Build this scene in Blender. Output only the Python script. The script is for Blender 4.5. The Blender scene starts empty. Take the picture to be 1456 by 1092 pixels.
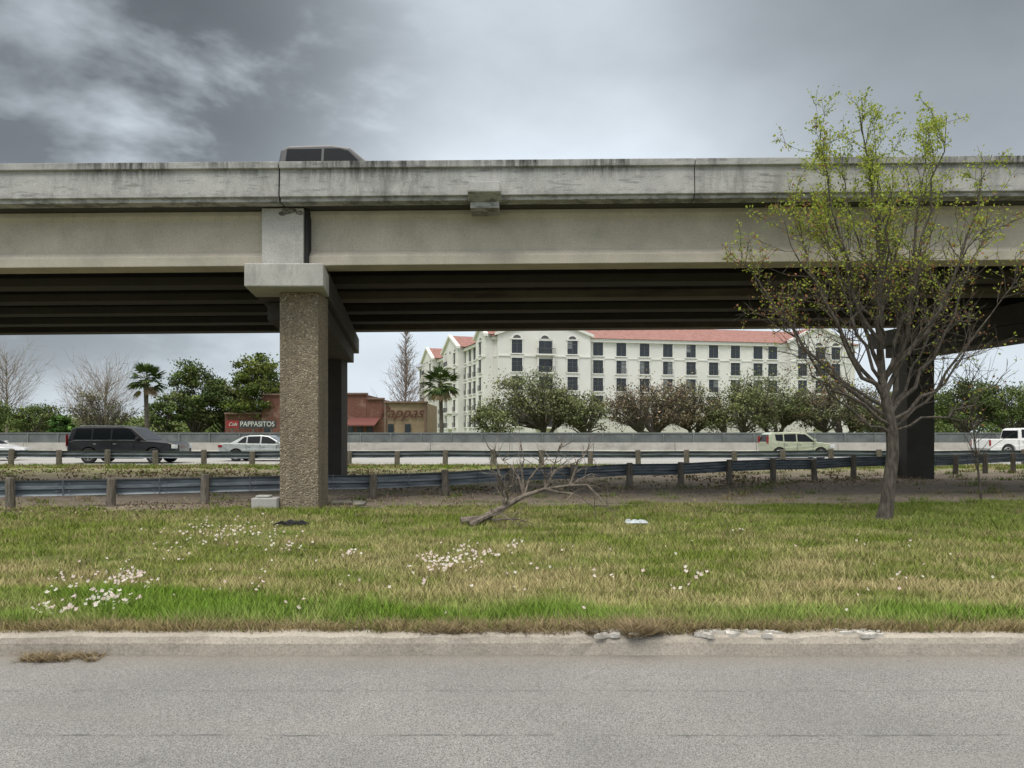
import bpy, bmesh, math, random
import numpy as np
from mathutils import Vector, Matrix
F=1051.0; HZ=615.0; CH=1.6
def G(px,py):
    Y=CH*F/(py-HZ); return ((px-728)/F*Y, Y)
def PX(px,d): return (px-728)/F*d
def PZ(py,d): return CH+(HZ-py)/F*d
scene=bpy.context.scene
# ---------------------------------------------------------------- materials
def newmat(name):
    m=bpy.data.materials.new(name); m.use_nodes=True
    nt=m.node_tree; b=nt.nodes['Principled BSDF']
    return m,nt,b
def N(nt,t,**k):
    n=nt.nodes.new(t)
    for a,v in k.items(): setattr(n,a,v)
    return n
def coords(nt,scale=(1,1,1)):
    tc=N(nt,'ShaderNodeTexCoord'); mp=N(nt,'ShaderNodeMapping'); mp.inputs['Scale'].default_value=scale
    nt.links.new(tc.outputs['Object'],mp.inputs['Vector']); return mp.outputs['Vector']
def noise(nt,vec,scale,detail=5,rough=.6,dist=0):
    n=N(nt,'ShaderNodeTexNoise'); n.inputs['Scale'].default_value=scale; n.inputs['Detail'].default_value=min(detail,5)
    n.inputs['Roughness'].default_value=rough; n.inputs['Distortion'].default_value=dist
    nt.links.new(vec,n.inputs['Vector']); return n.outputs['Fac']
def ramp(nt,fac,a,b,ca=(0,0,0,1),cb=(1,1,1,1)):
    r=N(nt,'ShaderNodeValToRGB'); e=r.color_ramp.elements
    e[0].position=a; e[1].position=b; e[0].color=ca; e[1].color=cb
    nt.links.new(fac,r.inputs['Fac']); return r.outputs['Color']
def mix(nt,fac,a,b,mode='MIX'):
    m=N(nt,'ShaderNodeMix',data_type='RGBA',blend_type=mode)
    for i,v in ((0,fac),(6,a),(7,b)):
        if hasattr(v,'is_output'): nt.links.new(v,m.inputs[i])
        elif i==0: m.inputs[0].default_value=v
        else: m.inputs[i].default_value=(v[0],v[1],v[2],1)
    return m.outputs[2]
def math_(nt,op,a,b=0.0,c=None,clamp=False):
    m=N(nt,'ShaderNodeMath',operation=op); m.use_clamp=clamp
    for i,v in enumerate((a,b) if c is None else (a,b,c)):
        if hasattr(v,'is_output'): nt.links.new(v,m.inputs[i])
        else: m.inputs[i].default_value=v
    return m.outputs[0]
def bump(nt,b,h,strength=.4,dist=.02):
    n=N(nt,'ShaderNodeBump'); n.inputs['Strength'].default_value=strength; n.inputs['Distance'].default_value=dist
    nt.links.new(h,n.inputs['Height']); nt.links.new(n.outputs[0],b.inputs['Normal'])
def noisy(name,c1,c2,scale=3,rough=.85,bs=.3,metal=0,stretch=(1,1,1),lo=.35,hi=.65,bscale=None,bd=.01):
    m,nt,b=newmat(name); v=coords(nt,stretch)
    n=noise(nt,v,scale); c=ramp(nt,n,lo,hi,(*c1,1),(*c2,1))
    nt.links.new(c,b.inputs['Base Color']); b.inputs['Roughness'].default_value=rough; b.inputs['Metallic'].default_value=metal
    if bs:
        n2=noise(nt,coords(nt),bscale or scale*6,3); bump(nt,b,n2,bs,bd)
    return m
def plain(name,c,rough=.5,metal=0,coat=0):
    m,nt,b=newmat(name); v=coords(nt); n=noise(nt,v,8,2)
    col=ramp(nt,n,.3,.7,(c[0]*.88,c[1]*.88,c[2]*.88,1),(min(c[0]*1.1,1),min(c[1]*1.1,1),min(c[2]*1.1,1),1))
    nt.links.new(col,b.inputs['Base Color']); b.inputs['Roughness'].default_value=rough; b.inputs['Metallic'].default_value=metal
    b.inputs['Coat Weight'].default_value=coat; b.inputs['Coat Roughness'].default_value=.05
    return m
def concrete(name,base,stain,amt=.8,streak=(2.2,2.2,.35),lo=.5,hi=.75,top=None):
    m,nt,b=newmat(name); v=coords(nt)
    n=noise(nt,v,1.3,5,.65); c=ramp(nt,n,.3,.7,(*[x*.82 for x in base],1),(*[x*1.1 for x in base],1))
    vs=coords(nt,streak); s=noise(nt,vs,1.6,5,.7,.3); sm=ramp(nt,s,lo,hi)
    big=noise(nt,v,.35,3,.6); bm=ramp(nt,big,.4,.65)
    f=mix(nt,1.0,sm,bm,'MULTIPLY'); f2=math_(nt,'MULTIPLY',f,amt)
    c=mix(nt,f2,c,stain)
    if top is not None:
        tc=N(nt,'ShaderNodeTexCoord'); sx=N(nt,'ShaderNodeSeparateXYZ'); nt.links.new(tc.outputs['Object'],sx.inputs[0])
        zz=math_(nt,'SUBTRACT',sx.outputs[2],math_(nt,'MULTIPLY',sx.outputs[0],.008))
        g=N(nt,'ShaderNodeMapRange'); g.inputs[1].default_value=top-.5; g.inputs[2].default_value=top-.05
        nt.links.new(zz,g.inputs[0])
        s2=ramp(nt,noise(nt,coords(nt,(7,7,.6)),1.5,5,.75,.2),.36,.62)
        bl=ramp(nt,noise(nt,coords(nt,(.5,.5,.5)),1.1,3,.5),.40,.56)
        f3=math_(nt,'MULTIPLY',mix(nt,1.0,s2,bl,'MULTIPLY'),g.outputs[0])
        c=mix(nt,f3,c,(.035,.034,.032))
        g2=N(nt,'ShaderNodeMapRange'); g2.inputs[1].default_value=top-.6; g2.inputs[2].default_value=top-.82
        nt.links.new(zz,g2.inputs[0])
        s3=ramp(nt,noise(nt,coords(nt,(1.5,1.5,3)),2.0,5,.7),.45,.6)
        c=mix(nt,math_(nt,'MULTIPLY',math_(nt,'MULTIPLY',s3,g2.outputs[0]),.7),c,(.06,.055,.05))
        s4=ramp(nt,noise(nt,coords(nt,(.6,.6,4)),2.4,5,.7),.54,.66)
        c=mix(nt,math_(nt,'MULTIPLY',s4,.55),c,(.10,.10,.095))
    fine=noise(nt,v,60,2); c=mix(nt,.22,c,ramp(nt,fine,.3,.7),'OVERLAY')
    nt.links.new(c,b.inputs['Base Color']); b.inputs['Roughness'].default_value=.9
    bump(nt,b,noise(nt,v,25,4,.7),.35,.012)
    return m
def leafmat(name,trans=.35):
    m=bpy.data.materials.new(name); m.use_nodes=True; nt=m.node_tree; b=nt.nodes['Principled BSDF']
    a=N(nt,'ShaderNodeAttribute',attribute_name='Col'); 
    if trans==0:
        d=N(nt,'ShaderNodeBsdfDiffuse'); nt.links.new(a.outputs['Color'],d.inputs['Color']); nt.links.new(d.outputs[0],nt.nodes['Material Output'].inputs['Surface']); nt.nodes.remove(b); return m
    nt.links.new(a.outputs['Color'],b.inputs['Base Color'])
    b.inputs['Roughness'].default_value=.65; b.inputs['Specular IOR Level'].default_value=.25
    t=N(nt,'ShaderNodeBsdfTranslucent'); nt.links.new(a.outputs['Color'],t.inputs['Color'])
    ms=N(nt,'ShaderNodeMixShader'); ms.inputs[0].default_value=trans
    nt.links.new(b.outputs[0],ms.inputs[1]); nt.links.new(t.outputs[0],ms.inputs[2])
    nt.links.new(ms.outputs[0],nt.nodes['Material Output'].inputs['Surface']); return m
# ---------------------------------------------------------------- mesh tools
def empty(name,loc=(0,0,0),rz=0):
    e=bpy.data.objects.new(name,None); e.location=loc; e.rotation_euler[2]=rz; scene.collection.objects.link(e); return e
class MB:
    def __init__(s,T=None): s.v=[];s.f=[];s.m=[];s.T=T
    def add(s,vs,fs,mi=0):
        o=len(s.v)
        for p in vs: s.v.append(tuple(s.T(*p)) if s.T else tuple(p))
        for f in fs: s.f.append(tuple(o+i for i in f)); s.m.append(mi)
    def box(s,x0,x1,y0,y1,z0,z1,mi=0):
        s.add([(x0,y0,z0),(x1,y0,z0),(x1,y1,z0),(x0,y1,z0),(x0,y0,z1),(x1,y0,z1),(x1,y1,z1),(x0,y1,z1)],
              [(0,3,2,1),(4,5,6,7),(0,1,5,4),(1,2,6,5),(2,3,7,6),(3,0,4,7)],mi)
    def prx(s,prof,x0,x1,mi=0,cap=True,nx=1):
        n=len(prof); vs=[];fs=[]
        for k in range(nx+1):
            x=x0+(x1-x0)*k/nx; vs+=[(x,a,b) for a,b in prof]
        for k in range(nx):
            for i in range(n): j=(i+1)%n; fs.append((k*n+i,k*n+j,(k+1)*n+j,(k+1)*n+i))
        if cap: fs+=[tuple(range(n))[::-1],tuple(nx*n+i for i in range(n))]
        s.add(vs,fs,mi)
    def tube(s,pts,rad,n=5,mi=0,cap=False):
        vs=[];fs=[]; P=[Vector(p) for p in pts]; K=len(P)
        for k in range(K):
            t=(P[min(k+1,K-1)]-P[max(k-1,0)])
            if t.length<1e-6: t=Vector((0,0,1))
            t.normalize(); a=Vector((1,0,0)).cross(t).normalized() if abs(t.z)>=.95 else Vector((0,0,1)).cross(t).normalized()
            b=t.cross(a)
            for i in range(n):
                an=2*math.pi*i/n; vs.append(P[k]+(a*math.cos(an)+b*math.sin(an))*rad[k])
        for k in range(K-1):
            for i in range(n): j=(i+1)%n; fs.append((k*n+i,k*n+j,(k+1)*n+j,(k+1)*n+i))
        if cap: fs+=[tuple(range(n))[::-1],tuple((K-1)*n+i for i in range(n))]
        s.add(vs,fs,mi)
    def build(s,name,mats,parent=None,bevel=0,smooth=False,seg=2,fix=True):
        me=bpy.data.meshes.new(name); me.from_pydata(s.v,[],s.f)
        for m in mats: me.materials.append(m)
        me.polygons.foreach_set('material_index',s.m)
        if fix:
            bm=bmesh.new(); bm.from_mesh(me); bmesh.ops.recalc_face_normals(bm,faces=bm.faces); bm.to_mesh(me); bm.free()
        if smooth: me.polygons.foreach_set('use_smooth',[True]*len(me.polygons))
        o=bpy.data.objects.new(name,me); scene.collection.objects.link(o)
        if parent: o.parent=parent
        if bevel:
            b=o.modifiers.new('bevel','BEVEL'); b.width=bevel; b.segments=seg; b.limit_method='ANGLE'; b.angle_limit=math.radians(35)
        return o
def fast(name,verts,k,cols,mat,parent=None):
    n=len(verts)//k; me=bpy.data.meshes.new(name)
    me.vertices.add(len(verts)); me.vertices.foreach_set('co',verts.astype(np.float32).ravel())
    me.loops.add(n*k); me.loops.foreach_set('vertex_index',np.arange(n*k,dtype=np.int32))
    me.polygons.add(n); me.polygons.foreach_set('loop_start',np.arange(0,n*k,k,dtype=np.int32)); me.polygons.foreach_set('loop_total',np.full(n,k,dtype=np.int32))
    a=me.color_attributes.new('Col','FLOAT_COLOR','POINT')
    c=np.ones((len(verts),4),np.float32); c[:,:3]=cols; a.data.foreach_set('color',c.ravel())
    me.update(calc_edges=True); me.materials.append(mat)
    o=bpy.data.objects.new(name,me); scene.collection.objects.link(o)
    if parent: o.parent=parent
    return o
def leaves(name,C,size,col,mat,parent=None,rs=1,asp=.6):
    r=np.random.RandomState(rs); n=len(C)
    a=r.normal(size=(n,3)); a/=np.linalg.norm(a,axis=1)[:,None]
    b=np.cross(a,r.normal(size=(n,3))); b/=np.linalg.norm(b,axis=1)[:,None]
    s=np.broadcast_to(np.asarray(size,dtype=float),(n,))[:,None]
    V=np.stack([C-a*s*.5,C+b*s*.5*asp,C+a*s*.5,C-b*s*.5*asp],1).reshape(-1,3)
    return fast(name,V,4,np.repeat(col,4,0),mat,parent)
_g=np.random.RandomState(99).rand(256,256)
def vn(x,y):
    xi=np.floor(x).astype(int); yi=np.floor(y).astype(int); fx=x-xi; fy=y-yi
    fx=fx*fx*(3-2*fx); fy=fy*fy*(3-2*fy)
    g=lambda a,b:_g[a%256,b%256]
    return (g(xi,yi)*(1-fx)+g(xi+1,yi)*fx)*(1-fy)+(g(xi,yi+1)*(1-fx)+g(xi+1,yi+1)*fx)*fy
def fbm(x,y): return .5*vn(x,y)+.3*vn(x*2.1+7,y*2.1+3)+.2*vn(x*4.3+1,y*4.3+9)
def ss(a,b,x):
    t=np.clip((x-a)/(b-a),0,1); return t*t*(3-2*t)
# ---------------------------------------------------------------- world
w=bpy.data.worlds.new("World"); scene.world=w; w.use_nodes=True; nt=w.node_tree
bg=nt.nodes['Background']; bg.inputs['Strength'].default_value=.1
sun_el=math.radians(58); sun_az=math.radians(205)
sky=N(nt,'ShaderNodeTexSky',sky_type='NISHITA'); sky.sun_disc=False; sky.sun_elevation=sun_el; sky.sun_rotation=sun_az
tc=N(nt,'ShaderNodeTexCoord'); sx=N(nt,'ShaderNodeSeparateXYZ'); nt.links.new(tc.outputs['Generated'],sx.inputs[0])
z=math_(nt,'MAXIMUM',sx.outputs[2],0.0)
mp=N(nt,'ShaderNodeMapping'); mp.inputs['Scale'].default_value=(1,1,2.0); mp.inputs['Rotation'].default_value=(0,math.radians(-28),0); nt.links.new(tc.outputs['Generated'],mp.inputs[0])
n1=noise(nt,mp.outputs[0],1.9,3,.5,.15); n2=noise(nt,mp.outputs[0],5.0,5,.55,.15)
r=N(nt,'ShaderNodeValToRGB'); cr=r.color_ramp; nt.links.new(z,r.inputs['Fac'])
pts=[(0,.86),(.12,.92),(.25,.98),(.34,.90),(.44,.72),(.54,.70),(.68,1.6),(1,2.8)]
cr.elements[0].position=0; cr.elements[1].position=1
for p,_ in pts[1:-1]: cr.elements.new(p)
for e,(p,v) in zip(cr.elements,pts): e.position=p; k=v/3.2; e.color=(k,k,k,1)
L=math_(nt,'MULTIPLY',r.outputs['Color'],32.0)
def dotmask(d,a,b):
    d=Vector(d).normalized(); vm=N(nt,'ShaderNodeVectorMath',operation='DOT_PRODUCT'); vm.inputs[1].default_value=d
    nt.links.new(tc.outputs['Generated'],vm.inputs[0])
    mr=N(nt,'ShaderNodeMapRange',interpolation_type='SMOOTHSTEP'); mr.inputs[1].default_value=a; mr.inputs[2].default_value=b
    nt.links.new(vm.outputs['Value'],mr.inputs[0]); return mr.outputs[0]
def pd(px,py): return ((px-728)/F,1,(HZ-py)/F)
cl=math_(nt,'ADD',math_(nt,'MULTIPLY',n1,.35),math_(nt,'MULTIPLY',n2,.42)); cl=math_(nt,'ADD',cl,.62)
dl=math_(nt,'MULTIPLY',dotmask(pd(0,50),.87,.99),math_(nt,'ADD',math_(nt,'MULTIPLY',n2,-2.2),2.0,clamp=True))
dl=math_(nt,'SUBTRACT',1.0,math_(nt,'MULTIPLY',dl,.76))
dr=math_(nt,'SUBTRACT',1.0,math_(nt,'MULTIPLY',dotmask(pd(1540,-80),.88,.998),.55))
br=math_(nt,'MULTIPLY',dotmask(pd(375,150),.972,1.0),ramp(nt,n2,.42,.60)); br=math_(nt,'ADD',1.0,math_(nt,'MULTIPLY',br,.38))
for f_ in (cl,dl,dr,br): L=math_(nt,'MULTIPLY',L,f_)
mz=N(nt,'ShaderNodeMapRange'); mz.inputs[1].default_value=.5; mz.inputs[2].default_value=.7; nt.links.new(z,mz.inputs[0])
tint=mix(nt,mz.outputs[0],(.87,.965,1.05),(1.03,1.0,.94))
ccol=mix(nt,1.0,tint,L,'MULTIPLY')
fin=mix(nt,.06,ccol,sky.outputs[0]); nt.links.new(fin,bg.inputs['Color'])
sl=bpy.data.lights.new('sun','SUN'); sl.energy=1.2; sl.angle=math.radians(16); sl.color=(1,.96,.9)
so=bpy.data.objects.new('sun',sl); scene.collection.objects.link(so)
sd=Vector((math.sin(sun_az)*math.cos(sun_el),math.cos(sun_az)*math.cos(sun_el),math.sin(sun_el)))
so.rotation_euler=sd.to_track_quat('Z','Y').to_euler()
cam=bpy.data.cameras.new('camera'); co=bpy.data.objects.new('camera',cam); scene.collection.objects.link(co); scene.camera=co
co.location=(0,0,CH); co.rotation_euler=(math.radians(90),0,0); cam.lens=26; cam.sensor_width=36; cam.shift_y=69/1456; cam.clip_end=6000
scene.view_settings.view_transform='Standard'; scene.view_settings.look='None'; scene.view_settings.exposure=0
# ---------------------------------------------------------------- ground, street, curb
m,nt,b=newmat('soil_and_turf'); v=coords(nt)
tc=N(nt,'ShaderNodeTexCoord'); sx=N(nt,'ShaderNodeSeparateXYZ'); nt.links.new(tc.outputs['Object'],sx.inputs[0])
t1=noise(nt,v,.8,5,.6); t2=noise(nt,v,6,5,.7); t3=noise(nt,v,30,3,.7)
turf=mix(nt,ramp(nt,t1,.4,.6),(.09,.115,.03),(.15,.14,.06)); turf=mix(nt,.5,turf,ramp(nt,t2,.3,.7,(.4,.4,.4,1),(.7,.7,.7,1)),'OVERLAY')
dirt=mix(nt,ramp(nt,t2,.35,.65),(.20,.16,.125),(.34,.285,.225)); dirt=mix(nt,ramp(nt,noise(nt,coords(nt,(.6,1.3,1)),.7,5,.65),.55,.68),dirt,(.12,.15,.04))
far=mix(nt,ramp(nt,noise(nt,coords(nt,(.3,1,1)),1.2,5,.7),.4,.62),(.25,.205,.145),(.15,.17,.055))
yb=math_(nt,'SUBTRACT',sx.outputs[1],math_(nt,'MULTIPLY',sx.outputs[0],.10)); yb=math_(nt,'ADD',yb,math_(nt,'MULTIPLY',math_(nt,'SUBTRACT',t1,.5),3.0))
mk=N(nt,'ShaderNodeMapRange'); mk.inputs[1].default_value=15.9; mk.inputs[2].default_value=16.7; nt.links.new(yb,mk.inputs[0])
c=mix(nt,mk.outputs[0],turf,dirt)
mk2=N(nt,'ShaderNodeMapRange'); mk2.inputs[1].default_value=27; mk2.inputs[2].default_value=31; nt.links.new(yb,mk2.inputs[0])
c=mix(nt,mk2.outputs[0],c,far)
mk3=N(nt,'ShaderNodeMapRange'); mk3.inputs[1].default_value=32.5; mk3.inputs[2].default_value=34; nt.links.new(sx.outputs[1],mk3.inputs[0])
c=mix(nt,math_(nt,'MULTIPLY',mk3.outputs[0],.8),c,(.15,.20,.04))
c=mix(nt,.3,c,ramp(nt,t3,.3,.7),'OVERLAY')
nt.links.new(c,b.inputs['Base Color']); b.inputs['Roughness'].default_value=.95; b.inputs['Specular IOR Level'].default_value=.2; bump(nt,b,t2,.6,.04); M_ground=m
ys=[-3000,-400,-60,-8.5,5.80,5.86]+list(np.arange(6.2,37,.4))+[37,45,60,80,120,200,400,900,3000]
xs=[-3000,-600,-150,-60]+list(np.arange(-40,41,.8))+[60,150,600,3000]
def gz(x,y):
    if y<5.83: return -.16
    if y<5.9 or y>36.6: return -.02
    k=min(1,(y-5.9)/1.5)*min(1,(36.6-y)/2)
    return -.02+ .07*k*(float(fbm(np.array(x*.35+40),np.array(y*.5+11)))-.5)*1.5
V=[(x,y,gz(x,y)) for y in ys for x in xs]; nx=len(xs)
Fc=[(j*nx+i,j*nx+i+1,(j+1)*nx+i+1,(j+1)*nx+i) for j in range(len(ys)-1) for i in range(nx-1)]
g=MB(); g.add(V,Fc); g.build('ground',[M_ground],fix=False,smooth=False)
m,nt,b=newmat('asphalt'); v=coords(nt)
s1=noise(nt,v,150,3,.85); s2=noise(nt,v,.7,5,.6); s3=noise(nt,coords(nt,(.25,3,1)),1.2,5,.6); vo=N(nt,'ShaderNodeTexVoronoi'); vo.inputs['Scale'].default_value=70; nt.links.new(v,vo.inputs['Vector'])
c=mix(nt,ramp(nt,s1,.40,.60),(.07,.068,.065),(.41,.40,.385))
c=mix(nt,ramp(nt,vo.outputs['Distance'],.12,.4),mix(nt,.5,c,(.37,.365,.355)),c)
c=mix(nt,ramp(nt,s2,.35,.65),c,mix(nt,.35,c,(.12,.118,.115)))
c=mix(nt,math_(nt,'MULTIPLY',ramp(nt,s3,.5,.7),.35),c,(.25,.24,.225))
tc=N(nt,'ShaderNodeTexCoord'); sx=N(nt,'ShaderNodeSeparateXYZ'); nt.links.new(tc.outputs['Object'],sx.inputs[0])
yy=math_(nt,'ADD',sx.outputs[1],math_(nt,'MULTIPLY',noise(nt,coords(nt,(2,.1,1)),2,5,.7),.05))
for Yl,wd,am in ((4.25,.012,.6),(4.98,.02,.25)):
    ln=math_(nt,'LESS_THAN',math_(nt,'ABSOLUTE',math_(nt,'SUBTRACT',yy,Yl)),wd)
    c=mix(nt,math_(nt,'MULTIPLY',ln,math_(nt,'MULTIPLY',ramp(nt,noise(nt,v,3,4),.42,.6),am)),c,(.06,.06,.06))
gt=N(nt,'ShaderNodeMapRange'); gt.inputs[1].default_value=5.35; gt.inputs[2].default_value=5.74; nt.links.new(yy,gt.inputs[0])
c=mix(nt,math_(nt,'MULTIPLY',gt.outputs[0],.5),c,(.22,.195,.155))
sp=ramp(nt,noise(nt,v,2.2,3,.5),.72,.76); c=mix(nt,math_(nt,'MULTIPLY',sp,.5),c,(.08,.08,.08))
nt.links.new(c,b.inputs['Base Color']); b.inputs['Roughness'].default_value=.9; b.inputs['Specular IOR Level'].default_value=.2; bump(nt,b,s1,.6,.008)
g=MB(); g.add([(-400,-8.4,-.13),(400,-8.4,-.13),(400,5.78,-.13),(-400,5.78,-.13)],[(0,1,2,3)]); g.build('street',[m],fix=False)
M_curb=concrete('curb_concrete',(.38,.34,.285),(.11,.09,.07),.8,(2,2,2),.4,.65)
M_chip=noisy('chipped_concrete',(.35,.33,.29),(.60,.57,.52),12)
g=MB(); rr=random.Random(4)
xsC=list(np.arange(-14,14,.12)); prof0=[(5.735,-.15),(5.745,-.04),(5.765,.004),(5.80,.016),(5.93,.02),(5.96,.0),(5.96,-.15)]
X0=[-60]+xsC+[60]; vs=[]
for x in X0:
    a=(fbm(np.array(x*.9+50),np.array(2.))-.5)*.07; e=(float(vn(np.array(x*5+30),np.array(7.)))-.5)*.025
    ch=0.0
    if .6<x<2.3: ch=.07*max(0,float(vn(np.array(x*4+3),np.array(1.3)))-.25)
    for k,(y,zz) in enumerate(prof0):
        vs.append((x,y+(a if k<4 else 0)*.6+(ch*1.2 if k in(1,2,3) else 0)+(e if k in (2,3) else 0),zz+(e*.6 if 1<k<5 else 0)-(ch if k in(2,3) else 0)))
n=len(prof0); fs=[]
for k in range(len(X0)-1):
    for i in range(n-1): fs.append((k*n+i,k*n+i+1,(k+1)*n+i+1,(k+1)*n+i))
g.add(vs,fs)
curb=g.build('curb',[M_curb],smooth=False)
g=MB()
for _ in range(60):
    x=rr.choice([rr.uniform(.6,1.0),rr.uniform(1.35,2.1),rr.uniform(1.5,2.0),rr.uniform(2.6,2.9)]); y=rr.uniform(5.75,5.9); s=rr.uniform(.01,.045)
    k=rr.randint(5,8); a0=rr.random()*6
    top=[(x+math.cos(a0+i*6.283/k)*s*rr.uniform(.7,1.3)*1.6,y+math.sin(a0+i*6.283/k)*s*rr.uniform(.4,.8),.03+rr.uniform(-.008,.012)) for i in range(k)]
    bot=[(p[0]*1.0,p[1],0.0) for p in top]
    g.add(top+bot,[tuple(range(k))]+[(i,(i+1)%k,k+(i+1)%k,k+i) for i in range(k)])
g.build('broken_concrete',[M_chip])
# ---------------------------------------------------------------- grass
R=np.random.RandomState(5)
def blades(X,Y,h,wd,lean,cols,name,mat,z0=-.01):
    n=len(X); an=R.rand(n)*6.283; la=R.rand(n)*6.283
    dx=np.cos(an)*wd/2; dy=np.sin(an)*wd/2; lx=np.cos(la)*lean*h; ly=np.sin(la)*lean*h
    z0=np.full(n,z0)
    A=np.stack([X-dx,Y-dy,z0],1); B=np.stack([X+dx,Y+dy,z0],1); C=np.stack([X+lx,Y+ly,z0+h],1)
    V=np.stack([A,B,C],1).reshape(-1,3); cc=np.repeat(cols,3,0)
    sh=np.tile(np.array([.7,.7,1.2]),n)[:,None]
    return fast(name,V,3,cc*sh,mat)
M_grass=leafmat('grass_blade',0)
n=430000
u=R.rand(n); Y=5.86+(18.8-5.86)*u**1.25; X=(R.rand(n)*2-1)*(Y*.72+.6)
lim=16.1+.10*X+ (fbm(X*.7+60,Y*.7)-.5)*2.6
keep=(Y<lim)|(R.rand(n)<.05*(Y<lim+2)); 
pt=fbm(X*1.6+20,Y*1.6+5); keep&=(R.rand(n)<.25+1.1*ss(.25,.52,pt))
keep&=~((X>-5.0)&(X<-4.05)&(Y>15.6)&(Y<16.7))
X=X[keep];Y=Y[keep];n=len(X)
nz=fbm(X*.55+3,Y*1.1+1); nf=fbm(X*2.5+9,Y*2.5+2); n3=fbm(X*1.1+31,Y*2.2+17); rnd=R.rand(n)
dry=ss(.42,.64,.38*nz+.27*n3+.22*nf+.22*rnd)
dry=np.clip(dry*.85+.30*np.exp(-((Y-8.1)/.9)**2)*ss(.3,.6,n3)-.12*ss(10,12,Y),0,1)
lush=(1-ss(6.35,7.35,Y+(nz-.5)*2.6+(n3-.5)*1.2))*.9
edge=1-ss(5.97,6.17,Y+(nf-.5)*.4)
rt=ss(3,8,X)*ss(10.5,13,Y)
green=np.array([.20,.265,.045]);tan=np.array([.43,.37,.19]);lu=np.array([.15,.30,.035]);br_=np.array([.31,.235,.13])
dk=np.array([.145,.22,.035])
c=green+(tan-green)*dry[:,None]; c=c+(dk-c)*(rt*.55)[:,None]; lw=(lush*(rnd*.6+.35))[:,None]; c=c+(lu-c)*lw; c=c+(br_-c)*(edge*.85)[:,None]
c*= (.5+1.0*R.rand(n))[:,None]*(.75+.45*n3)[:,None]
h=(.035+.05*R.rand(n))*(1+.7*lush)*(.6+.9*nf); h=np.where(edge>.5,h*.8,h)
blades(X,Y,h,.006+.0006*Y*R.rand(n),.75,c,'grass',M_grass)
cx=[];cy=[];
for (a,b_,k) in [((-12,12),(5.9,6.2),160),((-10,13),(8,16),300),((-12,20),(16.5,22),120),((-20,30),(22,33),400),((-25,30),(33,36.5),900)]:
    cx.append(R.uniform(*a,k)); cy.append(R.uniform(*b_,k))
cx=np.concatenate(cx);cy=np.concatenate(cy)
rep=26; X=np.repeat(cx,rep)+R.normal(size=len(cx)*rep)*.07*(1+np.repeat(cy,rep)*.05); Y=np.repeat(cy,rep)+R.normal(size=len(cx)*rep)*.05
tint=np.repeat(R.rand(len(cx)),rep); c=np.where((tint<.6)[:,None],np.array([[.17,.24,.045]]),np.array([[.33,.27,.15]]))*(.6+.7*R.rand(len(X)))[:,None]
kp=~((X>-5.0)&(X<-4.05)&(Y>15.6)&(Y<16.7)); X=X[kp];Y=Y[kp];c=c[kp]
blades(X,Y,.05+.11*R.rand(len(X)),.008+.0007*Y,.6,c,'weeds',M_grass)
def strag(px0,px1,Y0,Y1,k,z,name,hh=.06):
    X=R.uniform(PX(px0,5.8),PX(px1,5.8),k); Y=R.uniform(Y0,Y1,k); nn=fbm(X*4,Y*9); kk=nn>.42; X=X[kk];Y=Y[kk]
    c=np.array([[.30,.235,.14]])*(.4+.9*R.rand(len(X)))[:,None]
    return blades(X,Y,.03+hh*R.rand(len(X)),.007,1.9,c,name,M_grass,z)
strag(560,1010,5.8,6.1,7000,.01,'dead_grass'); strag(50,158,5.56,5.74,1100,-.13,'dead_grass',.03); strag(-50,560,5.9,6.08,4500,0.01,'dead_grass'); strag(1010,1500,5.9,6.08,4500,0.01,'dead_grass')
strag(890,965,5.72,6.1,2600,.01,'dead_grass',.09)
def litter(X,Y,s,name,cols,z=.02):
    C=np.stack([X,Y,np.full(len(X),z)+R.rand(len(X))*.04],1); pal=np.array(cols)[R.randint(0,len(cols),len(X))]*(.6+.7*R.rand(len(X)))[:,None]
    return leaves(name,C,s,pal,M_grass,rs=3)
X=R.uniform(-14,14,7000); Y=17+.46*(X+4)+R.normal(size=7000)*1.4; k=(Y>12.5)&(fbm(X,Y)>.50); litter(X[k],Y[k],.06,'leaf_litter',[(.25,.19,.13),(.35,.28,.20),(.14,.10,.07)])
X=R.uniform(-28,12,8000); Y=R.uniform(20,35,8000); k=(fbm(X*.4,Y*.4)>.47)&(Y-.46*X>19); litter(X[k],Y[k],.12,'leaf_litter',[(.22,.16,.10),(.38,.30,.22),(.12,.09,.06)])
FC=[];
def fl(px0,px1,py0,py1,k):
    for _ in range(k):
        a=R.normal()*.30+.5; b_=R.normal()*.34+.5
        FC.append(G(px0+(px1-px0)*a,py0+(py1-py0)*b_))
fl(262,392,754,772,105); fl(590,660,793,817,85); fl(640,715,786,806,50); fl(722,748,778,786,12); fl(135,225,820,842,80); fl(115,190,854,870,62)
fl(50,95,871,882,26); fl(488,512,789,798,20); fl(390,440,776,794,22); fl(960,1010,817,829,14); fl(200,330,765,805,26); fl(250,420,738,754,20)
fl(600,1000,780,860,40); fl(1250,1300,825,832,5); fl(60,120,820,850,18); fl(1040,1060,760,765,4); fl(1120,1400,770,860,16); fl(150,560,790,880,36)
FV=[];FCc=[]
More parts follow.
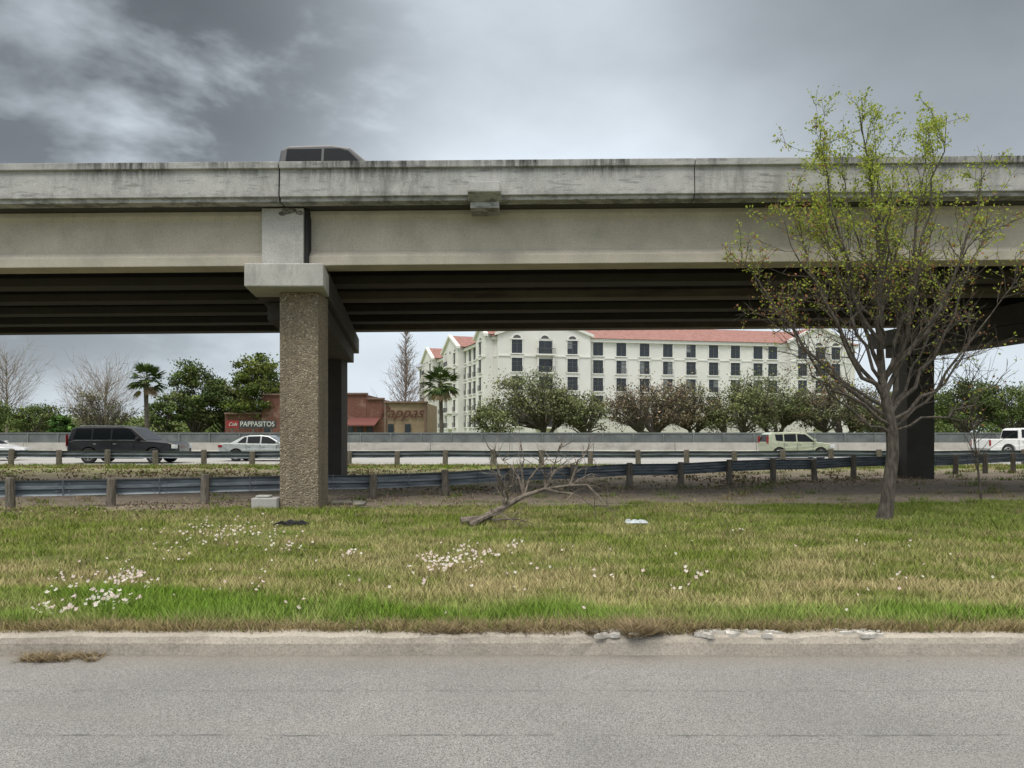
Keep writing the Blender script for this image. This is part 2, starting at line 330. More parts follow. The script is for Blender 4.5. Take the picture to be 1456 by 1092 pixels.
for (x,y) in FC:
    if y<6.1: continue
    hh=R.uniform(.05,.12); s=R.uniform(.010,.022); a0=R.rand()*6.28; tilt=R.normal(size=2)*.6-np.array([0,.6])
    nrm=np.array([tilt[0],tilt[1],1.]); nrm/=np.linalg.norm(nrm); ua=np.cross(nrm,[0,1,.3]); ua/=np.linalg.norm(ua); ub=np.cross(nrm,ua)
    cc=np.array([x,y,hh]); col=[(.72,.56,.66),(.76,.70,.73),(.68,.46,.58)][R.randint(3)]
    for p in range(4):
        an=a0+p*math.pi/2; d=ua*math.cos(an)+ub*math.sin(an); e=ua*-math.sin(an)+ub*math.cos(an)
        FV+=[cc,cc+d*s*.6+e*s*.5,cc+d*s*1.1+nrm*s*.25,cc+d*s*.6-e*s*.5]; FCc+=[(.6,.6,.3)]+[col]*3
fast('wildflowers',np.array(FV),4,np.array(FCc),leafmat('petal',.2))
# ---------------------------------------------------------------- overpass
ov=empty('highway_overpass'); SL=.008
M_par=concrete('weathered_parapet_concrete',(.43,.425,.405),(.09,.087,.08),.75,(2.0,2.0,.5),.42,.7,top=7.24)
M_gir=concrete('girder_concrete',(.51,.465,.385),(.27,.24,.19),.5,(1.2,1.2,.3),.5,.8)
M_und=concrete('shaded_concrete',(.06,.055,.048),(.025,.023,.021),.7,(.2,2,2),.4,.7)  # weathered underside concrete, shade below the deck painted into its colour
M_ung=concrete('shaded_girder_concrete',(.060,.054,.046),(.025,.022,.02),.7,(.2,2,2),.4,.7)  # inner girders: under-bridge darkness is put into the base colour
M_unl=concrete('lit_girder_concrete',(.15,.13,.105),(.04,.036,.032),.85,(.15,2,2),.42,.62)  # lighter copy for girders catching light, brightness painted in
M_cap=concrete('cap_concrete',(.45,.44,.41),(.14,.13,.12),.6,(2,2,.8),.5,.75)
M_dark=plain('joint_shadow_filler',(.02,.02,.02),.95)
sl=lambda x,y,z:(x,y,z+SL*x)
JX=PX(397,15.3); J2=PX(988,15.3)
g=MB(sl)
joints=[-41,JX-22,JX,J2,JX+22,61,]
for a,b_ in zip(joints[:-1],joints[1:]):
    if b_-a<.1: continue
    g1=.02 if abs(a-J2)>.01 and abs(b_-J2)>.01 else .008
    g.prx([(15.36,6.43),(15.36,6.50),(15.30,6.52),(15.34,7.08),(15.27,7.10),(15.27,7.24),(15.62,7.24),(15.62,7.09),(15.68,6.56),(15.68,6.43)],a+g1,b_-g1,nx=1)
    g.prx([(26.85,6.43),(26.85,6.56),(26.92,7.1),(26.92,7.24),(27.27,7.24),(27.27,6.43)],a+g1,b_-g1,nx=1)
g.build('parapet',[M_par],ov,bevel=.012)
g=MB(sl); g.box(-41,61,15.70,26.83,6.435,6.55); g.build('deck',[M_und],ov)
g=MB(sl); g.box(JX-.02,JX+.02,15.36,15.6,6.44,7.2); g.box(J2-.008,J2+.008,15.36,15.6,6.44,7.2); g.build('expansion_joint',[M_dark],ov)
gp=[(-.30,0),(-.30,.20),(-.13,.36),(-.13,1.02),(-.20,1.10),(-.20,1.205),(.20,1.205),(.20,1.10),(.13,1.02),(.13,.36),(.30,.20),(.30,0)]
gys=[16.2,18.2,20.2,22.2,24.2,26.15]
pc=[-25.5,-4.66,16.2,37.0]
for i,gy in enumerate(gys):
    for a,b_ in zip([-41]+pc,pc+[61]):
        g=MB(sl); k=-.15*(gy-16); g.prx([(gy+p,5.225+q) for p,q in gp],a+.03+k,b_-.03+k)
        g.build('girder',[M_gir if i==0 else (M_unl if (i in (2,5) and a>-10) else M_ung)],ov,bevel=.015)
g=MB(sl)
for c0 in pc:
    for off in (-7.3,7.3):
        for i in range(5): g.box(c0+off-.1,c0+off+.1,gys[i]+.14,gys[i+1]-.14,5.55,6.42)
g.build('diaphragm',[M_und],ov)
g=MB(sl); bx0,bx1=PX(667,15.2),PX(711,15.2)
g.box(bx0,bx1,15.12,15.29,6.56,6.74); g.prx([(15.02,6.50),(15.02,6.56),(15.29,6.56),(15.29,6.38)],bx0-.02,bx1+.02); g.box(bx0+.02,bx1-.02,15.30,15.9,6.25,6.42)
g.build('drain_box',[M_par],ov,bevel=.012)
m,nt,b=newmat('exposed_aggregate'); v=coords(nt)
vo=N(nt,'ShaderNodeTexVoronoi'); vo.inputs['Scale'].default_value=32; nt.links.new(v,vo.inputs['Vector'])
vc=N(nt,'ShaderNodeSeparateColor'); nt.links.new(vo.outputs['Color'],vc.inputs[0])
r=N(nt,'ShaderNodeValToRGB'); nt.links.new(vc.outputs[0],r.inputs['Fac']); e=r.color_ramp.elements
e[0].color=(.08,.062,.042,1); e[1].color=(.62,.54,.40,1); e[1].position=1
for p,cc in ((.3,(.20,.155,.10)),(.6,(.36,.285,.18)),(.8,(.28,.24,.18))): q=e.new(p); q.color=(*cc,1)
c=mix(nt,ramp(nt,vo.outputs['Distance'],.3,.7),r.outputs['Color'],(.23,.19,.14))
c=mix(nt,math_(nt,'MULTIPLY',ramp(nt,noise(nt,coords(nt,(2,2,.3)),1.5,5,.7),.45,.7),.5),c,(.12,.095,.065))
nt.links.new(c,b.inputs['Base Color']); b.inputs['Roughness'].default_value=.9
bump(nt,b,math_(nt,'SUBTRACT',1.0,vo.outputs['Distance']),.8,.025); M_agg=m
for i,c0 in enumerate(pc):
    sk=lambda x,y,z,c0=c0:(x-.15*(y-15.1)+c0,y,z+SL*c0)
    hw=.81
    g=MB(sk); g.box(-hw,hw,15.1,16.3,4.62,5.10); g.build('pier_cap_end',[M_cap],ov,bevel=.025)
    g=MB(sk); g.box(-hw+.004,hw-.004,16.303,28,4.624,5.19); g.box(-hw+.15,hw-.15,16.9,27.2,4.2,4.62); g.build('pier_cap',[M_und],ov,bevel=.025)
    g=MB(lambda x,y,z:(x+c0,y,z+SL*c0)); g.box(-.67,.22,15.74,16.45,5.11,6.42); g.build('bearing_pilaster',[M_cap],ov,bevel=.02)
    g=MB(lambda x,y,z:(x+c0,y,z+SL*c0)); g.box(.225,.30,15.80,16.4,5.22,6.40); g.build('joint_gap',[M_dark],ov)
    g=MB(lambda x,y,z:(x+c0,y,z)); g.box(-.28,.55,15.7,16.55,-.1,4.6); g.build('column',[M_agg],ov,bevel=.03)
    g=MB(lambda x,y,z:(x+c0,y,z)); g.box(-2.30,-1.34,26.0,27.0,-.1,4.3); g.build('column',[M_und],ov,bevel=.03)
g=MB(); rr=random.Random(8)
for (px,py,s) in ((412,299,.13),(402,303,.08),(425,302,.07)):
    x=PX(px,15.7); zz=PZ(py,15.7); k=9
    pts_=[(x+math.cos(i*.698)*s*rr.uniform(.7,1.4)*1.3,15.734-.04*s,zz+math.sin(i*.698)*s*rr.uniform(.4,.8)) for i in range(k)]
    g.add(pts_,[tuple(range(k))])
g.build('spalled_patch',[noisy('rough_spall',(.06,.055,.05),(.25,.23,.2),14)],ov)
g=MB(); x,y=G(379,722); g.box(x-.27,x+.27,15.55,15.95,-.03,.22); g.box(x-.20,x+.1,15.6,15.85,.225,.27)
g.build('concrete_block',[M_cap],None,bevel=.03)
g=MB(); rr=random.Random(2)
for _ in range(9):
    x=PX(rr.uniform(458,520),16.6); s=rr.uniform(.05,.13); y=rr.uniform(16.2,16.9)
    g.tube([(x-s,y,.02),(x+s,y+rr.uniform(-.1,.1),.04)],[s*.5,s*.35],6,cap=True)
g.build('concrete_rubble',[noisy('rubble_concrete',(.15,.14,.12),(.28,.26,.22),6)])
# ---------------------------------------------------------------- guardrails
M_rail=noisy('galvanized_steel',(.11,.13,.15),(.22,.25,.275),2.5,.55,.1,.35,(.6,1,4))
M_post=noisy('weathered_timber',(.085,.07,.055),(.21,.185,.15),5,.9,.5,0,(6,6,.8))
def guardrail(pl,sp,htop,hb,pr,seed):
    e=empty('guardrail'); rr=random.Random(seed)
    P=[Vector((a,b_,0)) for a,b_ in pl]; seg=[(P[i+1]-P[i]).length for i in range(len(P)-1)]; tot=sum(seg)
    def at(s):
        i=0
        while i<len(seg)-1 and s>seg[i]: s-=seg[i]; i+=1
        return P[i].lerp(P[i+1],s/seg[i]),(P[i+1]-P[i]).normalized()
    W=[(0,.17),(-.015,.145),(-.085,.11),(-.085,.06),(-.01,.025),(-.01,-.025),(-.085,-.06),(-.085,-.11),(-.015,-.145),(0,-.17)]
    W=W+[(o+.006,zz) for o,zz in W][::-1]
    g=MB(); s=0; pp=[]
    while s<tot: pp.append(s); s+=sp
    n=len(W); vs=[];fs=[]
    hh=[htop(at(s)[0].x)-hb+rr.uniform(-.03,.03) for s in pp]
    for s,hz in zip(pp,hh):
        p,d=at(s); nr=-Vector((d.y,-d.x,0))
        vs+=[tuple(p+nr*(pr+.02-o)+Vector((0,0,hz+zz))) for o,zz in W]
    for k in range(len(pp)-1):
        for i in range(n): j=(i+1)%n; fs.append((k*n+i,k*n+j,(k+1)*n+j,(k+1)*n+i))
    g.add(vs,fs); g.build('w_beam_rail',[M_rail],e)
    g=MB()
    for s,hz in zip(pp,hh):
        p,d=at(s); t=rr.uniform(-.05,.05); top=hz+.2+rr.uniform(-.03,.06)
        g.tube([p+Vector((0,0,-.1)),p+Vector((t*.5,0,top*.5)),p+Vector((t,t*.5,top-.02)),p+Vector((t,t*.5,top))],[pr*1.05,pr,pr*.97,pr*.8],10,cap=True)
    g.build('timber_post',[M_post],e)
    g=MB()
    for s,hz in zip(pp,hh):
        p,d=at(s+sp*.5); nr=-Vector((d.y,-d.x,0)); q=p+nr*(pr+.01)+Vector((0,0,hz))
        for dx in (-.12,.12):
            for dz in (-.08,.08): g.tube([q+d*dx+Vector((0,0,dz)),q+d*dx-nr*.02+Vector((0,0,dz))],[.018,.018],6,cap=True)
        g.tube([q-Vector((0,0,.165)),q+Vector((0,0,.165))],[.012,.012],4,cap=True)
    g.build('splice_bolts',[M_rail],e); return e
guardrail([(-18,13.9),(-10.5,15.6),(-5.5,17.0),(-4.3,17.6),(20.8,30.3),(48,43.5)],1.905,lambda x:.62+max(0,min(.13,(x+4)*.012)),.21,.095,1)
guardrail([(-62,36.0),(26,36.0)],2.35,lambda x:.74,.2,.13,2)
# ---------------------------------------------------------------- freeway, barrier, wall
M_fw=noisy('freeway_concrete',(.26,.255,.24),(.38,.37,.345),.6,.85,.15,0,(.1,1.5,1))
g=MB(); g.add([(-500,37.2,-.014),(500,37.2,-.014),(500,56,-.014),(-500,56,-.014)],[(0,1,2,3)]); g.build('freeway',[M_fw],fix=False)
M_wh=plain('road_paint',(.7,.7,.66),.7); g=MB()
for x in np.arange(-120,120,12.0): 
    for yy in (41.9,45.7,49.5): g.add([(x,yy,-.009),(x+3,yy,-.009),(x+3,yy+.12,-.009),(x,yy+.12,-.009)],[(0,1,2,3)])
g.add([(-300,38.1,-.009),(300,38.1,-.009),(300,38.22,-.009),(-300,38.22,-.009)],[(0,1,2,3)])
g.build('lane_marking',[M_wh],fix=False)
M_bar=concrete('barrier_concrete',(.42,.40,.36),(.18,.17,.15),.8,(.5,.5,1.5),.42,.7)
g=MB()
for k in range(-30,31):
    g.prx([(55.1,-.05),(55.15,.1),(55.32,.3),(55.38,.84),(55.58,.84),(55.64,.3),(55.81,.1),(55.86,-.05)],k*6.1+.015,k*6.1+6.085)
g.build('concrete_barrier',[M_bar],bevel=.01)
M_wall=concrete('wall_concrete',(.20,.21,.22),(.10,.10,.105),.7,(.6,.6,.8),.42,.7)
M_wp=noisy('wall_panel',(.11,.12,.135),(.19,.20,.215),.9,.9,.1)
e=empty('retaining_wall'); g=MB()
g.box(-150,150,61.2,61.5,-.05,1.50); g.box(-150,150,61.12,61.58,1.503,1.60); g.build('wall',[M_wall],e)
g=MB()
for k in range(-60,61): g.box(k*2.5+.06,k*2.5+2.44,61.14,61.197,.75,1.42)
g.build('panel',[M_wp],e); g=MB()
for k in range(-60,61):
    g.box(k*2.5-.05,k*2.5+.05,61.05,61.197,-.05,1.5)
g.build('pilaster',[M_wall],e)
# ---------------------------------------------------------------- hotel
M_st=noisy('stucco_white',(.70,.69,.65),(.78,.77,.73),.25,.9,.1)
M_trim=plain('stucco_trim',(.78,.77,.73),.8)
M_gl=plain('window_glass_dark',(.025,.032,.04),.2)
M_fr=plain('window_frame',(.10,.10,.10),.6)
M_tile=noisy('red_clay_tile',(.22,.10,.082),(.33,.165,.14),1.5,.85,.5,0,(1,1,1))
M_lg=noisy('window_curtain',(.13,.15,.16),(.26,.27,.27),.8,.4,0)
hotel=empty('hotel_building')
def wing(A,B,wins,pavs,tag,seed,D=17,eave=17.2,ridge=20.6,floors=(15.5,12.55,9.6,6.65,3.7)):
    A=Vector((*A,0));B=Vector((*B,0)); u=(B-A); Lw=u.length; u.normalize(); nn=Vector((u.y,-u.x,0))
    T=lambda s,p,zz: tuple(A+u*s+nn*p+Vector((0,0,zz)))
    wl=MB(T);rf=MB(T);tr=MB(T);gl=MB(T);fr=MB(T);rl=MB(T);cu=MB(T); rr=random.Random(seed)
    wl.box(0,Lw,-D,0,-.2,eave)
    rf.add([(-.6,.7,eave+.02),(Lw+.6,.7,eave+.02),(Lw+.6,-D-.7,eave+.02),(-.6,-D-.7,eave+.02),(4,-D/2,ridge),(Lw-4,-D/2,ridge)],[(0,1,5,4),(1,2,5),(2,3,4,5),(3,0,4),(0,3,2,1)])
    tr.box(-.3,Lw+.3,.004,.45,eave-.55,eave-.003); tr.box(0,Lw,.004,.12,13.9,14.05); tr.box(0,Lw,.004,.15,5.1,5.35)
    def window(s,zc,p,w_=1.75,h_=2.2):
        gl.box(s-w_/2,s+w_/2,p+.005,p+.03,zc-h_/2,zc+h_/2)
        if rr.random()<.3: a=rr.choice([-1,1]); cu.box(s+min(0,a*w_/2),s+max(0,a*w_/2),p+.031,p+.036,zc-h_/2+rr.choice([0,.9]),zc+h_/2)
        fr.box(s-.05,s+.05,p+.037,p+.10,zc-h_/2,zc+h_/2); fr.box(s-w_/2,s+w_/2,p+.037,p+.09,zc+.45,zc+.51)
        for a,b_ in((s-w_/2-.13,s-w_/2),(s+w_/2,s+w_/2+.13)): tr.box(a,b_,p+.004,p+.16,zc-h_/2,zc+h_/2)
        tr.box(s-w_/2-.22,s+w_/2+.22,p+.004,p+.22,zc+h_/2+.002,zc+h_/2+.2); tr.box(s-w_/2-.25,s+w_/2+.25,p+.004,p+.28,zc-h_/2-.17,zc-h_/2-.002)
        if zc<15 :
            rl.box(s-w_/2,s+w_/2,p+.3,p+.34,zc-h_/2+.85,zc-h_/2+.9)
            for k in range(6): q=s-w_/2+w_*k/5; rl.box(q-.02,q+.02,p+.3,p+.34,zc-h_/2,zc-h_/2+.85)
    for s in wins:
        for zc in floors: window(s,zc,0)
    for (s0,s1,pk) in pavs:
        pr=1.4; sc=(s0+s1)/2
        poly=[(s0,-.2),(s1,-.2),(s1,eave+.5),(sc,pk),(s0,eave+.5)]
        n=5; vs=[(a,pr,b_) for a,b_ in poly]+[(a,-2,b_) for a,b_ in poly]
        wl.add(vs,[(0,1,2,3,4)]+[(i,(i+1)%n,n+(i+1)%n,n+i) for i in range(n)])
        rf.add([(s0-.5,pr-.35,eave+.35),(sc,pr-.35,pk+.12),(s1+.5,pr-.35,eave+.35),(s0-.5,-D/2,eave+.35),(sc,-D/2,pk+.12),(s1+.5,-D/2,eave+.35)],[(0,1,4,3),(1,2,5,4)])
        for sgn,se in((-1,s0),(1,s1)):
            dx=se+sgn*.5; tr.add([(dx,pr-.3,eave+.0),(sc,pr-.3,pk-.15),(sc,pr-.3,pk+.3),(dx,pr-.3,eave+.45),(dx,pr+.4,eave+.0),(sc,pr+.4,pk-.15),(sc,pr+.4,pk+.3),(dx,pr+.4,eave+.45)],[(0,1,2,3),(4,5,6,7),(0,1,5,4),(2,3,7,6),(0,3,7,4),(1,2,6,5)])
        tr.box(s0,s1,pr+.004,pr+.15,13.9,14.1); tr.box(s0,s1,pr+.004,pr+.16,5.1,5.4)
        wd=s1-s0
        for zc in floors:
            if wd>10:
                window(s0+wd*.2,zc,pr); window(s1-wd*.2,zc,pr)
                gl.box(sc-1.2,sc+1.2,pr+.005,pr+.03,zc-1.15,zc+1.0)
                for q in(-1.35,1.2): tr.box(sc+q,sc+q+.15,pr+.004,pr+.9,zc-1.2,zc+1.2)
                tr.box(sc-1.6,sc+1.6,pr+.004,pr+1.1,zc-1.45,zc-1.21)
                rl.box(sc-1.5,sc+1.5,pr+1.0,pr+1.04,zc-.35,zc-.28)
                for k in range(13): q=sc-1.5+3*k/12; rl.box(q-.025,q+.025,pr+1.0,pr+1.04,zc-1.2,zc-.35)
                fr.box(sc-.05,sc+.05,pr+.04,pr+.08,zc-1.15,zc+1.0)
            else: window(sc,zc,pr,1.5)
        for q in ((sc,) if wd<=10 else (sc-wd*.3,sc,sc+wd*.3)):
            pts_=[(q+math.cos(t)*.95,16.85+math.sin(t)*.8) for t in np.linspace(0,math.pi,9)]; pin=[(q+math.cos(t)*.65,16.85+math.sin(t)*.5) for t in np.linspace(0,math.pi,9)]
            vs=[(a,pr+.12,b_) for a,b_ in pts_]+[(a,pr+.12,b_) for a,b_ in pin]
            tr.add(vs,[(i,i+1,9+i+1,9+i) for i in range(8)])
            fr.add([(a,pr+.03,b_) for a,b_ in pin],[tuple(range(9))])
    wl.build('walls_'+tag,[M_st],hotel);rf.build('roof_'+tag,[M_tile],hotel);tr.build('trim_'+tag,[M_trim],hotel)
    gl.build('windows_'+tag,[M_gl],hotel);fr.build('frames_'+tag,[M_fr],hotel);rl.build('railings_'+tag,[M_fr],hotel);cu.build('curtains_'+tag,[M_lg],hotel)
A=(-2.9,120);B=(61.5,132.5)
def s_on(px):
    r_=(px-728)/F; ux,uy=(B[0]-A[0]),(B[1]-A[1]); Lw=math.hypot(ux,uy); t=(r_*A[1]-A[0])/(ux-r_*uy); return t*Lw
wing(A,B,[s_on(p) for p in (850,883,916,949,982,1014,1045,1077,1098)],[(s_on(706),s_on(836),20.4),(s_on(1118),s_on(1196),20.2)],'main',5)
LW=math.hypot(19.45,59)
wins=[LW*t for t in (.02,.07,.12,.17,.25,.29,.36,.42,.49,.53,.60,.64,.70,.76,.81,.87,.92,.96)]
wing((-22.3,179),(-2.85,120),wins,[(LW*.16,LW*.34,20.2),(LW*.50,LW*.70,20.2),(LW*.90,LW*.995,19.2)],'side',6,D=15)
g=MB(); g.box(8,44,108,113,-.1,3.9); g.box(7.8,44.2,107.8,113.2,3.903,4.25); g.build('podium',[M_st],hotel)
# ---------------------------------------------------------------- restaurant
M_brk,nt,b=newmat('red_brick'); v=coords(nt,(1,1,1))
tcn=N(nt,'ShaderNodeTexCoord'); sp_=N(nt,'ShaderNodeSeparateXYZ'); cb_=N(nt,'ShaderNodeCombineXYZ'); nt.links.new(tcn.outputs['Object'],sp_.inputs[0])
nt.links.new(sp_.outputs[0],cb_.inputs[0]); nt.links.new(sp_.outputs[2],cb_.inputs[1])
bk=N(nt,'ShaderNodeTexBrick'); bk.inputs['Scale'].default_value=3; bk.inputs['Color1'].default_value=(.13,.045,.032,1); bk.inputs['Color2'].default_value=(.20,.08,.055,1); bk.inputs['Mortar'].default_value=(.13,.09,.075,1)
nt.links.new(cb_.outputs[0],bk.inputs['Vector']); c=mix(nt,ramp(nt,noise(nt,v,.6,5,.7),.54,.66),bk.outputs['Color'],mix(nt,.4,bk.outputs['Color'],(.42,.33,.27)))
nt.links.new(c,b.inputs['Base Color']); b.inputs['Roughness'].default_value=.9
M_tb=noisy('tan_brick',(.22,.16,.105),(.31,.23,.15),1.4,.9,.3)
M_cop=noisy('coping_stone',(.14,.09,.07),(.22,.15,.12),1.4,.9,.3)
rest=empty('brick_restaurant')
g=MB()
def rb(p0,p1,y0,mi=0,d0=88,d1=100): g.box(PX(p0,d0),PX(p1,d0),d0,d1,-.1,PZ(y0,d0),mi)
rb(372,398,562,0); rb(398.3,489,568,0,88.1); rb(489.3,521,561,0,88.0); rb(521.3,545,568,0,88.05); rb(545.3,607,573,1,88.1)
rb(320,371.7,589,0,88.3)
g.build('walls',[M_brk,M_tb],rest)
g=MB(); 
for p0,p1,y in ((371,399,562),(488.5,522,561),(521.6,545.8,568),(545.9,608,573),(319,371.5,589)): g.box(PX(p0,87.8),PX(p1,87.8),87.75,88.6,PZ(y,88)+.003,PZ(y,88)+.2)
for p in (548,605): g.box(PX(p-1.5,88),PX(p+1.5,88),87.85,88.09,-.1,PZ(573,88)-.002)
g.build('coping',[M_cop],rest)
g=MB(); 
g.add([(PX(492,86),86,PZ(604,86)),(PX(533,86),86,PZ(604,86)),(PX(533,86)+.3,87.98,PZ(594,88)),(PX(492,86),87.98,PZ(594,88))],[(0,1,2,3)])
g.box(PX(492,86),PX(533,86),85.97,86.0,PZ(606,86),PZ(604,86))
g.build('awning',[plain('awning_red',(.15,.05,.04),.8)],rest)
g=MB()
for p in (380,499,512,526,556,580): g.box(PX(p-4,88),PX(p+4,88),87.93,87.99,.9,2.6)
g.build('windows',[M_gl],rest)
def text(s,px,py,d,size,mat,name,par,ex=.02,shear=0,sx_=1):
    cu=bpy.data.curves.new(name,'FONT'); cu.body=s; cu.size=size; cu.extrude=ex; cu.align_x='CENTER'; cu.align_y='CENTER'; cu.shear=shear; cu.materials.append(mat)
    o=bpy.data.objects.new(name,cu); o.location=(PX(px,d),d,PZ(py,d)); o.rotation_euler=(math.pi/2,0,0); o.scale[0]=sx_; scene.collection.objects.link(o); o.parent=par; return o
sg=empty('restaurant_sign'); g=MB(); d=80
g.box(PX(340,d),PX(392,d),d,d+.25,PZ(608.5,d),PZ(598,d)); g.build('sign_board',[plain('sign_dark',(.04,.04,.045),.5)],sg)
g=MB(); g.box(PX(322,d),PX(339.6,d),d,d+.25,PZ(608.5,d),PZ(598,d)); g.build('red_panel',[plain('sign_red',(.26,.02,.02),.5)],sg)
g=MB(); 
for p in (330,360,386): g.box(PX(p,d)-.08,PX(p,d)+.08,d+.06,d+.2,-.1,PZ(608.8,d))
g.build('sign_post',[M_fr],sg)
M_txt=plain('sign_white',(.6,.6,.58),.6)
text('PAPPASITOS',366,603.3,d-.03,.78,M_txt,'lettering',sg,sx_=.88); text('Cola',331,603.3,d-.03,.5,M_txt,'lettering_small',sg,shear=.4)
text('Pappas',570,587,87.9,1.9,plain('painted_letters',(.08,.015,.01),.6),'wall_lettering',rest,shear=.4)
# ---------------------------------------------------------------- trees
M_bark=noisy('bark_grey',(.045,.038,.030),(.13,.11,.09),6,.95,.7,0,(4,4,1),bd=.02)
M_barkd=noisy('bark_dark',(.06,.05,.04),(.12,.10,.085),2,.95,.3)
M_leafd=leafmat('distant_foliage',0)
def vrand(rr,s=1): return Vector((rr.gauss(0,1),rr.gauss(0,1),rr.gauss(0,1)))*s
def path(rr,p0,d,L,n,wob,up):
    pts_=[Vector(p0)]; d=Vector(d).normalized()
    for _ in range(n):
        d=(d+vrand(rr,wob)+Vector((0,0,up))).normalized(); pts_.append(pts_[-1]+d*L/n)
    return pts_
def clump_tree(name,x,y,h,wd,bh,ncl,lpc,ls,cols,seed,trunk=.35,bare=.0,flat=False):
    rr=random.Random(seed); r=np.random.RandomState(seed); e=empty(name,(x,y,0)); g=MB()
    stems=[Vector((rr.uniform(-.3,.3),0,bh*rr.uniform(.55,.8)))]
    if flat:
        stems=[Vector((rr.uniform(-.16,.16)*wd,rr.uniform(-1,1),bh*rr.uniform(.6,1.0))) for _ in range(3)]
    base0=Vector((rr.uniform(-.4,.4),0,-.2))
    for fk in stems: g.tube([base0+Vector((0,0,0)),base0.lerp(fk,.45)+vrand(rr,.08),fk],[trunk*1.15,trunk*.85,trunk*.65],7)
    cz=(h+bh)/2; rz=(h-bh)/2; cs=[];cl_=[]; ph1=rr.uniform(0,6); ph2=rr.uniform(0,6); asym=rr.uniform(-.12,.12)*wd
    for i in range(ncl):
        th=rr.uniform(0,6.283); ph=math.asin(rr.uniform(-.75,1)); q=rr.uniform(.4,1.0)**.6
        lump=1+.20*math.sin(th*3+seed)+.12*math.sin(th*5+ph*4+seed)
        cp=math.cos(ph)**(.5 if flat else 1.0)
        c=Vector((math.cos(th)*cp*wd/2*q*lump,math.sin(th)*cp*wd/2*q,cz+math.sin(ph)*rz*q*(.85+.2*lump)))
        if flat:
            t_=c.x/(wd/2); prof=.84+.14*math.sin(t_*3.1+ph1)+.10*math.sin(t_*7+ph2)-.28*abs(t_)**2.5
            c.z=bh+(c.z-bh)*prof+rr.uniform(-.3,.35); c.x+=asym*(c.z/h)
        fork=min(stems,key=lambda s_:(s_-c).length); mid=fork.lerp(c,.5)+Vector((0,0,.03*wd if flat else -.05*wd))+vrand(rr,.25)
        if i%2==0 or bare: g.tube([fork+vrand(rr,.05),fork.lerp(mid,.5)+vrand(rr,.15),mid,mid.lerp(c,.6)+vrand(rr,.15),c],[trunk*.45,trunk*.32,trunk*.22,trunk*.12,.02],5)
        for _ in range(3+int(bare*7)): 
            pp=path(rr,mid.lerp(c,rr.uniform(.3,1)),(c-mid).normalized()+vrand(rr,.7),wd*.13,3,.25,.1); g.tube(pp,[.05,.035,.022,.01],3)
        k=int(lpc*rr.uniform(.35,1.5)); rad=wd*.075*rr.uniform(.5,1.5)
        L_=np.array(c)+r.normal(size=(k,3))*rad*np.array([1,1,.55]); cs.append(L_)
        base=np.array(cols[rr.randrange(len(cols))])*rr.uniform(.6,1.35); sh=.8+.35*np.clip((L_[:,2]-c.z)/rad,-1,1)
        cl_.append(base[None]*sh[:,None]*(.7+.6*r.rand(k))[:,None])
    g.build('trunk_and_limbs',[M_barkd],e,fix=False)
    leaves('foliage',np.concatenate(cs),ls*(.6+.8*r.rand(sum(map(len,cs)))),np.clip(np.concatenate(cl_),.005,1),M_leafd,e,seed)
    return e
oak=[(.19,.21,.095),(.21,.23,.115),(.15,.175,.08),(.24,.25,.12)]
oakb=[(.22,.18,.115),(.26,.19,.13),(.19,.175,.10)]
gr=[(.11,.155,.055),(.14,.18,.06),(.085,.12,.045),(.17,.20,.08)]
def T_(name,px,top,wpx,d,cols,seed,lpc=170,ncl=60,bhf=.28,ls=.30,**k):
    h=PZ(top,d); return clump_tree(name,PX(px,d),d,h,wpx/F*d,h*bhf,ncl,lpc,ls,cols,seed,**k)
K_=dict(flat=True,ls=.27)
T_('live_oak_tree',768,524,140,96,oak,11,lpc=85,ncl=125,bhf=.26,bare=.2,**K_); T_('live_oak_tree',832,542,78,94,oak,12,ncl=60,lpc=75,bare=.5,bhf=.2,**K_)
T_('live_oak_tree',922,527,132,95,oakb,13,lpc=60,ncl=115,bare=.7,bhf=.22,**K_); T_('live_oak_tree',988,545,96,97,oakb+oak[:1],14,ncl=75,lpc=60,bare=.7,bhf=.3,**K_)
T_('live_oak_tree',1048,542,100,96,oak,15,ncl=75,lpc=90,bhf=.18,**K_); T_('live_oak_tree',1106,524,126,98,oak+[(.17,.21,.08)],16,lpc=85,ncl=115,bhf=.28,bare=.2,**K_)
T_('live_oak_tree',1190,528,124,95,oakb+oak[:2],17,lpc=65,ncl=100,bare=.6,bhf=.2,**K_); T_('live_oak_tree',1252,550,84,93,oak,18,ncl=55,lpc=95,bhf=.2,**K_)
T_('live_oak_tree',704,566,58,92,oak,19,ncl=40,lpc=80,bhf=.15,**K_)
T_('oak_tree',280,518,80,92,gr,21,lpc=190,ncl=75,bhf=.15); T_('oak_tree',368,506,76,90,[(.15,.19,.045),(.20,.23,.065),(.10,.135,.04)],22,lpc=190,ncl=75,bhf=.2)
T_('oak_tree',322,540,74,95,gr+[(.20,.20,.10)],23,lpc=180,ncl=60,bhf=.15); T_('oak_tree',238,562,46,90,gr,24,ncl=40,bhf=.1,lpc=150); T_('shrub',88,590,34,80,[(.09,.17,.05),(.11,.19,.05)],25,ncl=25,bhf=.1,lpc=160)
T_('oak_tree',150,560,90,120,[(.22,.19,.14),(.17,.17,.10)],26,ncl=40,lpc=45,bare=1); T_('oak_tree',50,578,70,110,gr,27,ncl=45,lpc=120)
T_('oak_tree',1375,543,84,100,gr,28,lpc=160,ncl=70); T_('oak_tree',1440,548,100,98,gr,29,lpc=150,ncl=70); T_('oak_tree',1520,545,90,98,gr,31,ncl=50)
T_('oak_tree',-40,565,90,110,gr,32,ncl=50)
T_('oak_tree',1290,575,70,120,oak,33,ncl=45,lpc=120)
r=np.random.RandomState(77); C=[];K=[]
